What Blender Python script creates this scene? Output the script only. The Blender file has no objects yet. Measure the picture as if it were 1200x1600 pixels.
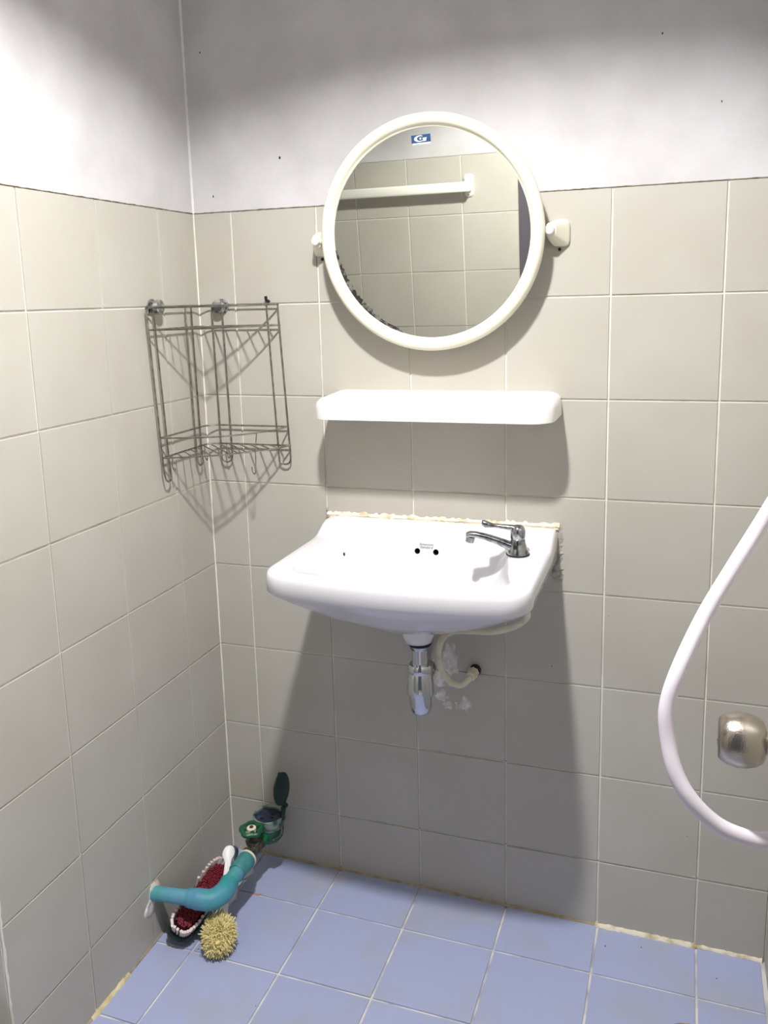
import bpy, bmesh, math, random
from mathutils import Vector, Matrix
from mathutils.bvhtree import BVHTree

random.seed(7)
scn = bpy.context.scene
C = scn.collection

# ------------------------------------------------------------------ camera
F_PX, CAM = 1360.326, Vector((1.0265, -1.7265, 1.339))
YAW, PITCH, ROLL, PPY = 0.3349, -0.1854, -0.0261, -79.06
cyw, syw = math.cos(YAW), math.sin(YAW)
FW = Vector((-syw * math.cos(PITCH), cyw * math.cos(PITCH), math.sin(PITCH)))
RT = Vector((cyw, syw, 0)); UPV = RT.cross(FW)
R2 = RT * math.cos(ROLL) + UPV * math.sin(ROLL)
U2 = UPV * math.cos(ROLL) - RT * math.sin(ROLL)
cd = bpy.data.cameras.new('camera'); cam = bpy.data.objects.new('camera', cd); C.objects.link(cam)
cd.sensor_fit = 'VERTICAL'; cd.sensor_height = 36; cd.sensor_width = 27
cd.lens = F_PX * 36 / 1600; cd.shift_y = PPY / 1600; cd.clip_start = 0.01
m = Matrix((R2, U2, -FW)).transposed().to_4x4(); m.translation = CAM
cam.matrix_world = m
scn.camera = cam

# ------------------------------------------------------------------ world, light, exposure
w = bpy.data.worlds.new('world'); scn.world = w; w.use_nodes = True
w.node_tree.nodes['Background'].inputs['Color'].default_value = (0.80, 0.86, 1.0, 1)
w.node_tree.nodes['Background'].inputs['Strength'].default_value = 0.12
LAMP = Vector((0.67, -0.90, 2.08))        # lit disc of the ceiling lamp (built further down)
BULB_STRENGTH = 2000.0
scn.view_settings.view_transform = 'Standard'
scn.view_settings.look = 'None'
scn.view_settings.exposure = 0.0
scn.view_settings.gamma = 1.0
scn.view_settings.use_curve_mapping = False

def pix(x, y):
    return FW + R2 * ((x - 600) / F_PX) - U2 * ((y - 800 - PPY) / F_PX)
def on(x, y, axis, val):                      # point of a pixel's ray on an axis plane
    d = pix(x, y); t = (val - CAM[axis]) / d[axis]
    return CAM + d * t

# ------------------------------------------------------------------ materials
def srgb(r, g, b):
    f = lambda c: (c / 255 / 12.92) if c / 255 <= .04045 else ((c / 255 + .055) / 1.055) ** 2.4
    return (f(r), f(g), f(b), 1)
MATS = {}
def mat(name, col, rough=.5, metal=0.0, col2=None, scale=20, bump=0.0, bscale=200, spec=.5, lo=.35, hi=.65,
        obj_var=0.0, trans=0.0, detail=4, coat=0.0):
    if name in MATS: return MATS[name]
    mt = bpy.data.materials.new(name); mt.use_nodes = True
    nt = mt.node_tree; b = nt.nodes['Principled BSDF']
    b.inputs['Base Color'].default_value = col
    b.inputs['Roughness'].default_value = rough
    b.inputs['Metallic'].default_value = metal
    b.inputs['Specular IOR Level'].default_value = spec
    b.inputs['Coat Weight'].default_value = coat
    b.inputs['Transmission Weight'].default_value = trans
    geo = nt.nodes.new('ShaderNodeNewGeometry')
    out = None
    if col2 is not None:
        n = nt.nodes.new('ShaderNodeTexNoise'); n.inputs['Scale'].default_value = scale; n.inputs['Detail'].default_value = detail
        nt.links.new(geo.outputs['Position'], n.inputs['Vector'])
        r = nt.nodes.new('ShaderNodeMapRange'); r.inputs['From Min'].default_value = lo; r.inputs['From Max'].default_value = hi
        nt.links.new(n.outputs['Fac'], r.inputs['Value'])
        mx = nt.nodes.new('ShaderNodeMix'); mx.data_type = 'RGBA'
        mx.inputs['A'].default_value = col; mx.inputs['B'].default_value = col2
        nt.links.new(r.outputs['Result'], mx.inputs['Factor'])
        out = mx.outputs['Result']
    if obj_var:
        oi = nt.nodes.new('ShaderNodeObjectInfo')
        mr = nt.nodes.new('ShaderNodeMapRange'); mr.inputs['To Min'].default_value = 1 - obj_var; mr.inputs['To Max'].default_value = 1 + obj_var
        nt.links.new(oi.outputs['Random'], mr.inputs['Value'])
        hs = nt.nodes.new('ShaderNodeHueSaturation')
        nt.links.new(mr.outputs['Result'], hs.inputs['Value'])
        if out: nt.links.new(out, hs.inputs['Color'])
        else: hs.inputs['Color'].default_value = col
        out = hs.outputs['Color']
    if out: nt.links.new(out, b.inputs['Base Color'])
    if bump:
        n2 = nt.nodes.new('ShaderNodeTexNoise'); n2.inputs['Scale'].default_value = bscale; n2.inputs['Detail'].default_value = 5
        nt.links.new(geo.outputs['Position'], n2.inputs['Vector'])
        bp = nt.nodes.new('ShaderNodeBump'); bp.inputs['Strength'].default_value = bump; bp.inputs['Distance'].default_value = .002
        nt.links.new(n2.outputs['Fac'], bp.inputs['Height'])
        nt.links.new(bp.outputs['Normal'], b.inputs['Normal'])
    MATS[name] = mt
    return mt

M_TILE = mat('beige_wall_tile', srgb(190, 187, 177), .42, col2=srgb(185, 181, 170), scale=6, obj_var=.012, bump=.04, bscale=60, spec=.35)
M_GROUT = mat('pale_grout', srgb(238, 234, 222), .85, col2=srgb(205, 197, 178), scale=9, lo=.5, hi=.75, bump=.3, bscale=400, spec=.2)
M_PAINT = mat('white_plaster_paint', srgb(212, 210, 212), .75, col2=srgb(198, 196, 195), scale=7, bump=.35, bscale=90, spec=.2, detail=8)
M_FLOOR = mat('blue_floor_tile', srgb(170, 178, 213), .45, col2=srgb(172, 176, 193), scale=5.5, lo=.52, hi=.72, obj_var=.03, bump=.12, bscale=260, spec=.35, detail=6)
M_FGROUT = mat('pale_floor_grout', srgb(228, 224, 218), .9, col2=srgb(176, 176, 186), scale=14, lo=.45, hi=.65, bump=.5, bscale=300, spec=.15)
M_CEIL = mat('ceiling_paint', srgb(240, 238, 233), .85)
M_CAULK = mat('cream_caulk', srgb(238, 231, 210), .8, col2=srgb(186, 164, 120), scale=30, lo=.52, hi=.7, bump=.8, bscale=160, spec=.2)
M_GRIME = mat('brown_grime', srgb(120, 108, 90), .9, col2=srgb(190, 184, 172), scale=60, lo=.45, hi=.7, spec=.1)
M_PLASTER = mat('loose_white_plaster', srgb(240, 238, 234), .9, col2=srgb(196, 190, 178), scale=60, bump=.9, bscale=180, spec=.1)
M_CEMENT = mat('grey_cement', srgb(150, 148, 140), .95, col2=srgb(205, 200, 188), scale=50, bump=1.0, bscale=170, spec=.1)
M_CERAMIC = mat('white_ceramic', srgb(231, 229, 233), .12, spec=.5, coat=.3)
M_CREAM = mat('cream_plastic', srgb(242, 238, 220), .32, col2=srgb(236, 231, 208), scale=25, spec=.5)
M_WPLAST = mat('white_plastic', srgb(245, 243, 240), .35, spec=.4)
M_MIRROR = mat('mirror_glass', (.80, .81, .76, 1), .015, 1.0)
M_BLACKEN = mat('black_tarnish', srgb(38, 34, 32), .5, col2=srgb(120, 116, 106), scale=90, lo=.5, hi=.62)
M_BLUE = mat('sticker_blue', srgb(14, 70, 118), .5, col2=srgb(10, 54, 100), scale=120)
M_WHITEINK = mat('white_ink', srgb(244, 246, 250), .6)
M_GREYINK = mat('grey_print', srgb(104, 102, 104), .6)
M_STEEL = mat('rack_steel', srgb(172, 166, 156), .32, 1.0, col2=srgb(136, 126, 114), scale=80)
M_CHROME = mat('chrome', srgb(205, 208, 214), .09, 1.0)
M_CHROMED = mat('worn_chrome', srgb(190, 192, 196), .2, 1.0, col2=srgb(120, 122, 126), scale=70, lo=.45, hi=.62)
M_BRUSHED = mat('brushed_nickel', srgb(186, 178, 166), .26, 1.0, bump=.15, bscale=500)
M_RUBBER = mat('black_rubber', srgb(24, 24, 26), .6)
M_DARK = mat('dark_hole', srgb(10, 10, 10), .9)
M_HOSEW = mat('lilac_white_hose', srgb(232, 224, 234), .42, bump=.08, bscale=600)
M_HOSEC = mat('aged_cream_hose', srgb(240, 235, 212), .5, col2=srgb(222, 213, 184), scale=30, bump=.2, bscale=300)
M_TEAL = mat('teal_pvc', srgb(52, 152, 152), .5, col2=srgb(86, 150, 176), scale=16, lo=.42, hi=.6, bump=.3, bscale=200)
M_BLUEPVC = mat('pale_blue_pvc', srgb(98, 158, 182), .55, col2=srgb(78, 158, 160), scale=26, lo=.42, hi=.6, bump=.3, bscale=200)
M_GREEN = mat('green_enamel', srgb(24, 104, 62), .4, col2=srgb(18, 70, 48), scale=40, bump=.3, bscale=200)
M_GREYGREEN = mat('weathered_meter_metal', srgb(150, 156, 148), .5, .3, col2=srgb(52, 92, 78), scale=45, lo=.45, hi=.62, bump=.4, bscale=200)
M_LID = mat('dark_green_lid', srgb(22, 58, 48), .45, col2=srgb(16, 42, 40), scale=40)
M_DIAL = mat('dark_dial', srgb(34, 42, 66), .3, col2=srgb(62, 72, 94), scale=60, lo=.5, hi=.65)
M_BRASS = mat('tarnished_metal', srgb(128, 124, 112), .4, .7, col2=srgb(72, 74, 66), scale=60, bump=.3, bscale=200)
M_BONE = mat('bone_plastic', srgb(232, 222, 196), .5)
M_REDB = mat('red_bristle', srgb(128, 14, 40), .7, col2=srgb(98, 8, 30), scale=120)
M_WHITEB = mat('white_bristle', srgb(232, 214, 210), .7)
M_BRUSHBASE = mat('dark_green_brush_base', srgb(20, 44, 46), .35)
M_COIR = mat('yellow_bristle', srgb(240, 230, 172), .8, col2=srgb(222, 206, 142), scale=90)
M_NAVY = mat('navy_plastic', srgb(26, 34, 58), .4)
M_BAG = mat('crumpled_white_film', srgb(226, 226, 222), .4, col2=srgb(196, 196, 190), scale=60)
M_DOOR = mat('dark_grey_frame', srgb(84, 80, 88), .5)
M_RUST = mat('rusty_drain', srgb(206, 180, 130), .8, col2=srgb(120, 78, 44), scale=60)
M_TOWEL = mat('white_towel_bar', srgb(238, 236, 226), .35)
M_SCREW = mat('dark_screw', srgb(52, 48, 44), .5, .6)
M_LAMP = mat('lamp_metal', srgb(120, 118, 114), .5)
def emis(name, col, st):
    mt = bpy.data.materials.new(name); mt.use_nodes = True
    b = mt.node_tree.nodes['Principled BSDF']
    b.inputs['Base Color'].default_value = col
    b.inputs['Emission Color'].default_value = col; b.inputs['Emission Strength'].default_value = st
    return mt
M_BULB = emis('lit_bulb', (1.0, .988, .985, 1), BULB_STRENGTH)

# ------------------------------------------------------------------ mesh helpers
class MB:
    def __init__(s): s.v = []; s.f = []; s.mi = []
    def add(s, vs, fs, mi=0):
        o = len(s.v); s.v += [Vector(v) for v in vs]
        for f in fs: s.f.append(tuple(i + o for i in f)); s.mi.append(mi)
        return s
    def box(s, a, b, mi=0):
        x0, y0, z0 = a; x1, y1, z1 = b
        return s.add([(x0,y0,z0),(x1,y0,z0),(x1,y1,z0),(x0,y1,z0),(x0,y0,z1),(x1,y0,z1),(x1,y1,z1),(x0,y1,z1)],
                     [(3,2,1,0),(4,5,6,7),(0,1,5,4),(1,2,6,5),(2,3,7,6),(3,0,4,7)], mi)
    def loft(s, rings, cap0=True, cap1=True, closed=False):
        n = len(rings[0]); o = len(s.v)
        for r in rings: s.v += [Vector(p) for p in r]
        k = len(rings)
        for i in range(k if closed else k - 1):
            a = o + i * n; b = o + ((i + 1) % k) * n
            for j in range(n):
                j2 = (j + 1) % n
                s.f.append((a + j, a + j2, b + j2, b + j)); s.mi.append(0)
        if not closed:
            if cap0: s.f.append(tuple(o + j for j in reversed(range(n)))); s.mi.append(0)
            if cap1: s.f.append(tuple(o + (k - 1) * n + j for j in range(n))); s.mi.append(0)
        return s
    def tube(s, pts, r, n=8, cap=True, closed=False):
        pts = [Vector(p) for p in pts]; k = len(pts)
        rs = r if isinstance(r, (list, tuple)) else [r] * k
        def tan(i):
            if closed: return (pts[(i + 1) % k] - pts[i - 1]).normalized()
            return (pts[min(i + 1, k - 1)] - pts[max(i - 1, 0)]).normalized()
        t = tan(0); nrm = t.orthogonal().normalized()
        rings = []
        for i in range(k):
            t2 = tan(i); q = t.rotation_difference(t2); nrm = (q @ nrm); nrm = (nrm - t2 * nrm.dot(t2)).normalized(); t = t2
            bi = t.cross(nrm)
            rings.append([pts[i] + (nrm * math.cos(2 * math.pi * j / n) + bi * math.sin(2 * math.pi * j / n)) * rs[i] for j in range(n)])
        return s.loft(rings, cap, cap, closed)
    def lathe(s, c, axis, prof, n=24, cap0=True, cap1=True):     # prof: (distance along axis, radius)
        c = Vector(c); ax = Vector(axis).normalized(); u = ax.orthogonal().normalized(); v = ax.cross(u)
        rings = [[c + ax * h + (u * math.cos(2 * math.pi * j / n) + v * math.sin(2 * math.pi * j / n)) * max(r, 1e-5) for j in range(n)] for h, r in prof]
        return s.loft(rings, cap0, cap1)
    def ball(s, c, r, n=12, squash=(1, 1, 1)):
        k = n // 2; rings = []
        for i in range(1, k):
            a = math.pi * i / k
            rings.append([Vector(c) + Vector((r * squash[0] * math.sin(a) * math.cos(2 * math.pi * j / n), r * squash[1] * math.sin(a) * math.sin(2 * math.pi * j / n), -r * squash[2] * math.cos(a))) for j in range(n)])
        return s.loft(rings)

def spline(pts, n=8, closed=False):
    P = [Vector(p) for p in pts]; out = []; k = len(P)
    for i in range(k if closed else k - 1):
        g = (lambda j: P[j % k]) if closed else (lambda j: P[max(0, min(k - 1, j))])
        p0, p1, p2, p3 = g(i - 1), g(i), g(i + 1), g(i + 2)
        for a in range(n):
            t = a / n
            out.append(.5 * ((2 * p1) + (p2 - p0) * t + (2 * p0 - 5 * p1 + 4 * p2 - p3) * t * t + (-p0 + 3 * p1 - 3 * p2 + p3) * t ** 3))
    if not closed: out.append(P[-1])
    return out

WLOC = {}
def link(name, me, parent, loc, smooth, angle=40):
    o = bpy.data.objects.new(name, me); C.objects.link(o)
    if parent is not None: o.parent = parent
    return o
def build(name, mb, mats, parent=None, loc=(0, 0, 0), smooth=True, angle=38):
    """verts in world coordinates; loc = origin of a top-level object (children take their parent's)."""
    base = WLOC[parent] if parent is not None else Vector(loc)
    me = bpy.data.meshes.new(name)
    me.from_pydata([v - base for v in mb.v], [], mb.f)
    if not isinstance(mats, (list, tuple)): mats = [mats]
    for x in mats: me.materials.append(x)
    me.polygons.foreach_set('material_index', mb.mi)
    bm = bmesh.new(); bm.from_mesh(me); bmesh.ops.recalc_face_normals(bm, faces=bm.faces); bm.to_mesh(me); bm.free()
    if smooth:
        me.polygons.foreach_set('use_smooth', [True] * len(me.polygons))
        me.set_sharp_from_angle(angle=math.radians(angle))
    me.update()
    o = bpy.data.objects.new(name, me); C.objects.link(o)
    if parent is not None: o.parent = parent
    else: o.location = base
    WLOC[o] = base
    return o
def thing(name, label, cat, loc=(0, 0, 0), group=None):
    o = bpy.data.objects.new(name, None); C.objects.link(o); o.location = loc; o.empty_display_size = .05
    WLOC[o] = Vector(loc); tag(o, label, cat, group); return o
def tag(o, label, cat=None, group=None):
    o['label'] = label
    if cat: o['category'] = cat
    if group: o['group'] = group
    return o
def struct(o, label=None, cat=None):
    o['kind'] = 'structure'
    if label: o['label'] = label
    if cat: o['category'] = cat
    return o

# ------------------------------------------------------------------ room shell
ROWS = [1.5306, 1.3326, 1.1336, .9357, .7375, .5385, .3391, .139, -.04]
XB = [0, .0907, .2893, .4888, .6885, .8883, 1.0887, 1.225]
YL = [0, .1396, .3415, .5431, .744]
HT = 2.30; XR = 1.225; YF = -1.5236; XA = -.95; XD = .4626
GAP = .0040; TH = .0030

TILEMESH = {}
def tile_mesh(w, h, name, material):
    key = (round(w, 4), round(h, 4), material.name)
    if key in TILEMESH: return TILEMESH[key]
    c = .0006
    mb = MB()
    r = lambda i, z: [(-w/2 + i, -h/2 + i, z), (w/2 - i, -h/2 + i, z), (w/2 - i, h/2 - i, z), (-w/2 + i, h/2 - i, z)]
    mb.loft([r(0, -.004), r(0, -c), r(c, 0)], cap0=False)
    me = bpy.data.meshes.new(name); me.from_pydata(mb.v, [], mb.f); me.materials.append(material); me.update()
    TILEMESH[key] = me
    return me
def put_tiles(parent, us, vs, frame, material, GAP=GAP):
    """us, vs: grid lines; frame(u, v) -> world matrix with local z = outward normal."""
    for i in range(len(us) - 1):
        for j in range(len(vs) - 1):
            u0, u1 = sorted((us[i], us[i + 1])); v0, v1 = sorted((vs[j], vs[j + 1]))
            me = tile_mesh(u1 - u0 - GAP, v1 - v0 - GAP, 'tile', material)
            o = bpy.data.objects.new('tile', me); C.objects.link(o); o.parent = parent
            mt = frame((u0 + u1) / 2, (v0 + v1) / 2)
            jit = Matrix.Rotation(random.uniform(-.0016, .0016), 4, 'X') @ Matrix.Rotation(random.uniform(-.0016, .0016), 4, 'Y')
            o.matrix_local = mt @ Matrix.Translation((0, 0, random.uniform(-.0002, .0003))) @ jit
def frm(xa, ya, za):
    def f(pos):
        mm = Matrix((xa, ya, za)).transposed().to_4x4(); mm.translation = pos; return mm
    return f
X, Y, Z = Vector((1, 0, 0)), Vector((0, 1, 0)), Vector((0, 0, 1))

# floor: slopes gently towards the shower side
SL = .0167
def fz(x): return -SL * x
fl = MB(); fl.box((XA, -2.6, -.12), (XR + .1, .1, -TH))
floor = build('floor', fl, M_FGROUT, smooth=False)
floor.rotation_euler = (0, SL, 0)
struct(floor, 'pale blue ceramic tile floor with white grout')
fr = frm(X, Y, Z)
FX = [-.9117 + .2 * k for k in range(0, 5)] + [.0883, .2892, .4894, .6902, .8902, 1.092, 1.219]
FY = [0, -.1432, -.3433, -.5433, -.7433, -.9433, -1.1433, -1.3433, -1.5236]
put_tiles(floor, [x for x in FX if x >= 0] if False else [0] + FX[5:], FY, lambda u, v: fr(Vector((u, v, 0))), M_FLOOR, .0052)
put_tiles(floor, FX[:5] + [0], FY[4:], lambda u, v: fr(Vector((u, v, 0))), M_FLOOR, .0052)

# back wall
wb = MB(); wb.box((-.1, TH, -.12), (XR + .1, .1, ROWS[0]), 0); wb.box((-.1, .0004, ROWS[0]), (XR + .1, .1, HT), 1)
wall_back = struct(build('wall_back', wb, [M_GROUT, M_PAINT], smooth=False), 'back wall with beige tiles below white plaster')
fb = frm(X, Z, -Y)
put_tiles(wall_back, XB, ROWS, lambda u, v: fb(Vector((u, 0, v))), M_TILE)
# left wall (a solid block that ends at an outer corner)
wl = MB(); wl.box((-.1, YL[-1] * -1 - .004, -.12), (-TH, TH, ROWS[0]), 0); wl.box((-.1, -YL[-1] - .004, ROWS[0]), (-.0004, .001, HT), 1)
wall_left = struct(build('wall_left', wl, [M_GROUT, M_PAINT], smooth=False), 'left wall with beige tiles below white plaster')
fL = frm(-Y, Z, X)
put_tiles(wall_left, [-y for y in YL], ROWS, lambda u, v: frm(Y, Z, X)(Vector((0, u, v))), M_TILE)
# the wall that turns away behind the left wall's outer corner, and the nook beyond it
wr = MB(); wr.box((XA - .1, -.744, -.12), (-.1, -.64, HT), 0)
wall_return = struct(build('wall_return', wr, mat('nook_render', srgb(190, 187, 177), .8, col2=srgb(180, 176, 164), scale=8), smooth=False), 'plain rendered wall of the side nook')
wn = MB(); wn.box((XA - .1, YF - .1, -.12), (XA, -.744, HT))
wall_nook = struct(build('wall_nook', wn, M_TILE, smooth=False), 'end wall of the side nook')
# right wall
wR = MB(); wR.box((XR + TH, YF - .1, -.12), (XR + .1, .1, ROWS[0]), 0); wR.box((XR + .0004, YF - .1, ROWS[0]), (XR + .1, .1, HT), 1)
wall_right = struct(build('wall_right', wR, [M_GROUT, M_PAINT], smooth=False), 'right shower wall with beige tiles')
put_tiles(wall_right, [0] + [-.12 - .2 * k for k in range(8)], ROWS, lambda u, v: frm(-Y, Z, -X)(Vector((XR, u, v))), M_TILE)
# front wall with the doorway the picture is taken from
ROWF = [1.6333 - .1985 * k for k in range(8)] + [.2, -.04]
wf = MB(); wf.box((XA, YF - .1, -.12), (XD, YF - TH, ROWF[0]), 0); wf.box((XA, YF - .1, ROWF[0]), (XD, YF - .0004, HT), 1)
wf.box((XD, YF - .1, 2.05), (XR + .1, YF - .0004, HT), 1)
wall_front = struct(build('wall_front', wf, [M_GROUT, M_PAINT], smooth=False), 'wall beside the doorway, tiled in beige')
put_tiles(wall_front, [XA, -.7384, -.5384, -.3384, -.1384, .0616, .2616, XD], ROWF, lambda u, v: frm(-X, Z, Y)(Vector((u, YF, v))), M_TILE)
dr = MB()
dr.box((XD, YF - .13, -.03), (XD + .045, YF + .006, 2.05)); dr.box((XD + .045, YF - .13, 2.005), (XR, YF + .006, 2.05))
struct(build('door_1', dr, M_DOOR, smooth=False), 'dark grey door frame of the bathroom doorway')
ce = MB(); ce.box((XA - .1, YF - .1, HT), (XR + .1, .1, HT + .08))
struct(build('ceiling', ce, M_CEIL, smooth=False), 'painted ceiling')

# dirt line along the top edge of the tiles, irregular beads of filler in the corners and along the floor
def ribbon(pts, wfun, hfun, normal, side, step=3):
    """irregular low ridge along pts: flat on the wall, proud along normal, wide along side."""
    mb = MB(); rings = []
    for p in pts:
        p = Vector(p); a = wfun(); b = wfun(); h = hfun()
        rings.append([p - side * a - normal * .001, p - side * a * .6 + normal * h * .7, p + normal * h, p + side * b * .6 + normal * h * .6, p + side * b - normal * .001])
    return mb.loft(rings)
def run(a, b, n):
    a = Vector(a); b = Vector(b); return [a + (b - a) * (i / n) for i in range(n + 1)]
rb = ribbon(run((0, 0, 1.5306), (XR, 0, 1.5306), 160), lambda: random.uniform(.0003, .0016), lambda: random.uniform(.0003, .001), -Y, Z)
build('grime_line', rb, M_GRIME, wall_back)
rb = ribbon(run((0, 0, 1.5306), (0, -.744, 1.5306), 100), lambda: random.uniform(.0003, .0015), lambda: random.uniform(.0003, .001), X, Z)
build('grime_line', rb, M_GRIME, wall_left)
D1 = Vector((1, -1, 0)).normalized(); D2 = Vector((1, 1, 0)).normalized()
rb = ribbon(run((.0005, -.0005, 1.5306), (.0005, -.0005, HT), 90), lambda: random.uniform(.006, .008), lambda: random.uniform(.001, .002), D1, D2)
build('corner_bead', rb, mat('plaster_bead', srgb(226, 224, 223), .8), wall_back)
rb = ribbon(run((.0005, -.0005, -.01), (.0005, -.0005, 1.5306), 120), lambda: random.uniform(.002, .0032), lambda: random.uniform(.0008, .0016), D1, D2)
build('corner_bead', rb, M_GROUT, wall_back)
rb = ribbon(run((0, -.7455, -.01), (0, -.7455, 1.53), 120), lambda: random.uniform(.0018, .0036), lambda: random.uniform(.0006, .002), D1, D2)
build('edge_bead', rb, M_GROUT, wall_left)
# dirt settled in the lower joints of the back wall
M_JOINT = mat('joint_dirt', srgb(74, 64, 50), .9, col2=srgb(150, 142, 124), scale=18, lo=.5, hi=.72, spec=.1)
for zj, xa_, xb_ in ((ROWS[7], .36, 1.22), (ROWS[6], .50, .72)):
    rb = ribbon(run((xa_, TH - .0002, zj + .0011), (xb_, TH - .0002, zj + .0011), 90), lambda: random.uniform(.0003, .0011), lambda: random.uniform(.0004, .0009), -Y, Z)
    build('joint_dirt', rb, M_JOINT, wall_back)
# filler where the walls meet the floor
def floor_bead(x0, x1, wmin, wmax, hmin, hmax, n, mt):
    pts = [(x0 + (x1 - x0) * i / n, -.001, fz(x0 + (x1 - x0) * i / n) + .001) for i in range(n + 1)]
    nn = Vector((0, -1, 1)).normalized(); ss = Vector((0, 1, 1)).normalized()
    build('floor_caulk', ribbon(pts, lambda: random.uniform(wmin, wmax), lambda: random.uniform(hmin, hmax), nn, ss), mt, wall_back)
M_CAULKB = mat('brown_stained_caulk', srgb(184, 174, 150), .85, col2=srgb(150, 136, 106), scale=26, bump=.8, bscale=160, spec=.15)
floor_bead(.02, .885, .003, .009, .001, .004, 90, M_CAULKB)
floor_bead(.885, 1.09, .006, .013, .003, .007, 30, M_CAULK)
floor_bead(1.085, 1.22, .004, .010, .002, .006, 20, M_CAULK)
def left_bead(y0, y1, wmin, wmax, hmin, hmax, n, mt):
    pts = [(.001, y0 + (y1 - y0) * i / n, .001) for i in range(n + 1)]
    nn = Vector((1, 0, 1)).normalized(); ss = Vector((-1, 0, 1)).normalized()
    build('floor_caulk', ribbon(pts, lambda: random.uniform(wmin, wmax), lambda: random.uniform(hmin, hmax), nn, ss), mt, wall_left)
left_bead(-.02, -.45, .002, .004, .0008, .002, 50, M_CAULKB)
left_bead(-.44, -.56, .006, .012, .002, .006, 18, mat('yellow_caulk', srgb(236, 224, 184), .8, col2=srgb(206, 188, 140), scale=30, bump=.8, bscale=160))
left_bead(-.56, -.745, .003, .006, .001, .003, 24, M_CAULKB)

def blob(center, u, v, nrm, ru, rv, h, seed, rough=.35, n=18, rings=3):
    """irregular thin crust lying on a surface."""
    rnd = random.Random(seed); mb = MB()
    prof = [1 + rnd.uniform(-rough, rough) for _ in range(n)]
    for _ in range(1): prof = [(prof[j - 1] + 2 * prof[j] + prof[(j + 1) % n]) / 4 for j in range(n)]
    c = Vector(center); R = []
    for k in range(rings + 1):
        s = 1 - k / (rings + .6); hh = 0 if k == 0 else h * rnd.uniform(.7, 1)
        R.append([c + u * (math.cos(2 * math.pi * j / n) * ru * prof[j] * s) + v * (math.sin(2 * math.pi * j / n) * rv * prof[j] * s) + nrm * (hh * rnd.uniform(.7, 1.2) - .0004) for j in range(n)])
    return mb.loft(R)
# torn plaster around the waste outlet
for k, (px_, py_, ru, rv) in enumerate([(703, 1030, .016, .034), (690, 1062, .022, .016), (690, 1086, .014, .012), (700, 1102, .009, .008), (716, 1103, .006, .009), (728, 1098, .010, .018), (640, 1050, .0035, .022)]):
    c = on(px_, py_, 1, 0)
    build('plaster_smear', blob(c, X, Z, -Y, ru * 1.2, rv * 1.15, .0022, 40 + k, .55, 26), M_PLASTER, wall_back)
for k, (px_, py_, ru, rv) in enumerate([(590, 805, .016, .004), (609, 807, .012, .0035), (513, 797, .004, .007), (585, 810, .02, .003)]):
    c = on(px_, py_, 1, 0)
    build('plaster_smear', blob(c, X, Z, -Y, ru, rv, .0015, 60 + k, .5, 20), M_CEMENT, wall_back)
# little holes, specks and nail stubs in the plaster and tiles
for px_, py_, r_ in [(437, 246, .0022), (333, 307, .0016), (312, 82, .0013), (1035, 52, .0014), (862, 1041, .0016), (1128, 158, .0014), (952, 963, .001), (1074, 1307, .0012)]:
    c = on(px_, py_, 1, 0)
    build('speck', blob(c, X, Z, -Y, r_, r_ * 1.7, .0008, int(px_), .4, 9, 2), M_SCREW, wall_back)
for px_, py_, r_ in [(172, 1056, .0013), (95, 1118, .004)]:
    c = on(px_, py_, 0, 0)
    build('speck', blob(c, Y, Z, X, r_, r_ * 1.3, .0004, int(px_), .4, 9, 2), M_SCREW if r_ < .002 else mat('stain_olive', srgb(168, 156, 122), .7), wall_left)
for px_, py_ in [(946, 1476), (1120, 1524), (373, 1481), (371, 1387), (400, 1577), (1002, 1477)]:
    c = on(px_, py_, 2, -.012)
    c.z = 0
    build('speck', blob(c, X, Y, Z, .0016, .0022, .0008, int(px_), .5, 8, 2), M_SCREW, floor)

for px_, py_, ru, rv in ((399, 1397, .012, .005), (408, 1396, .008, .003)):
    c = on(px_, py_, 2, -.002); c.z = 0
    build('rust_stain', blob(c, X, Y, Z, ru, rv, .0006, int(px_), .5, 14, 2), mat('rust_stain', srgb(196, 150, 110), .8, col2=srgb(170, 112, 74), scale=80), floor)

# ------------------------------------------------------------------ ceiling lamp (lights the room)
lamp = thing('ceiling_lamp_offscreen', 'grey metal ceiling lamp with an open dome shade', 'lamp', (LAMP.x, LAMP.y, HT))
build('canopy', MB().lathe((LAMP.x, LAMP.y, HT), -Z, [(0, .05), (.014, .05), (.022, .03), (.024, .012)]), M_LAMP, lamp)
build('stem', MB().tube([(LAMP.x, LAMP.y, HT - .02), (LAMP.x, LAMP.y, LAMP.z + .085)], .009, 10), M_LAMP, lamp)
SH = MB()
n = 48; prof = [(.090, .008), (.088, .05), (.066, .094), (.025, .118), (-.045, .127), (-.046, .124), (.023, .115), (.062, .090), (.083, .050), (.085, .008)]
SH.loft([[Vector((LAMP.x + r * math.cos(2*math.pi*j/n), LAMP.y + r * math.sin(2*math.pi*j/n), LAMP.z + h)) for j in range(n)] for h, r in prof], False, False)
build('shade', SH, M_LAMP, lamp)
build('bulb_body', MB().lathe((LAMP.x, LAMP.y, LAMP.z + .086), -Z, [(0, .014), (.02, .018), (.06, .034), (.082, .0392)], 28), M_WPLAST, lamp)
build('bulb_face_offscreen', MB().lathe((LAMP.x, LAMP.y, LAMP.z + .003), -Z, [(0, .0388), (.003, .0388)], 36), M_BULB, lamp, smooth=False)

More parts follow.
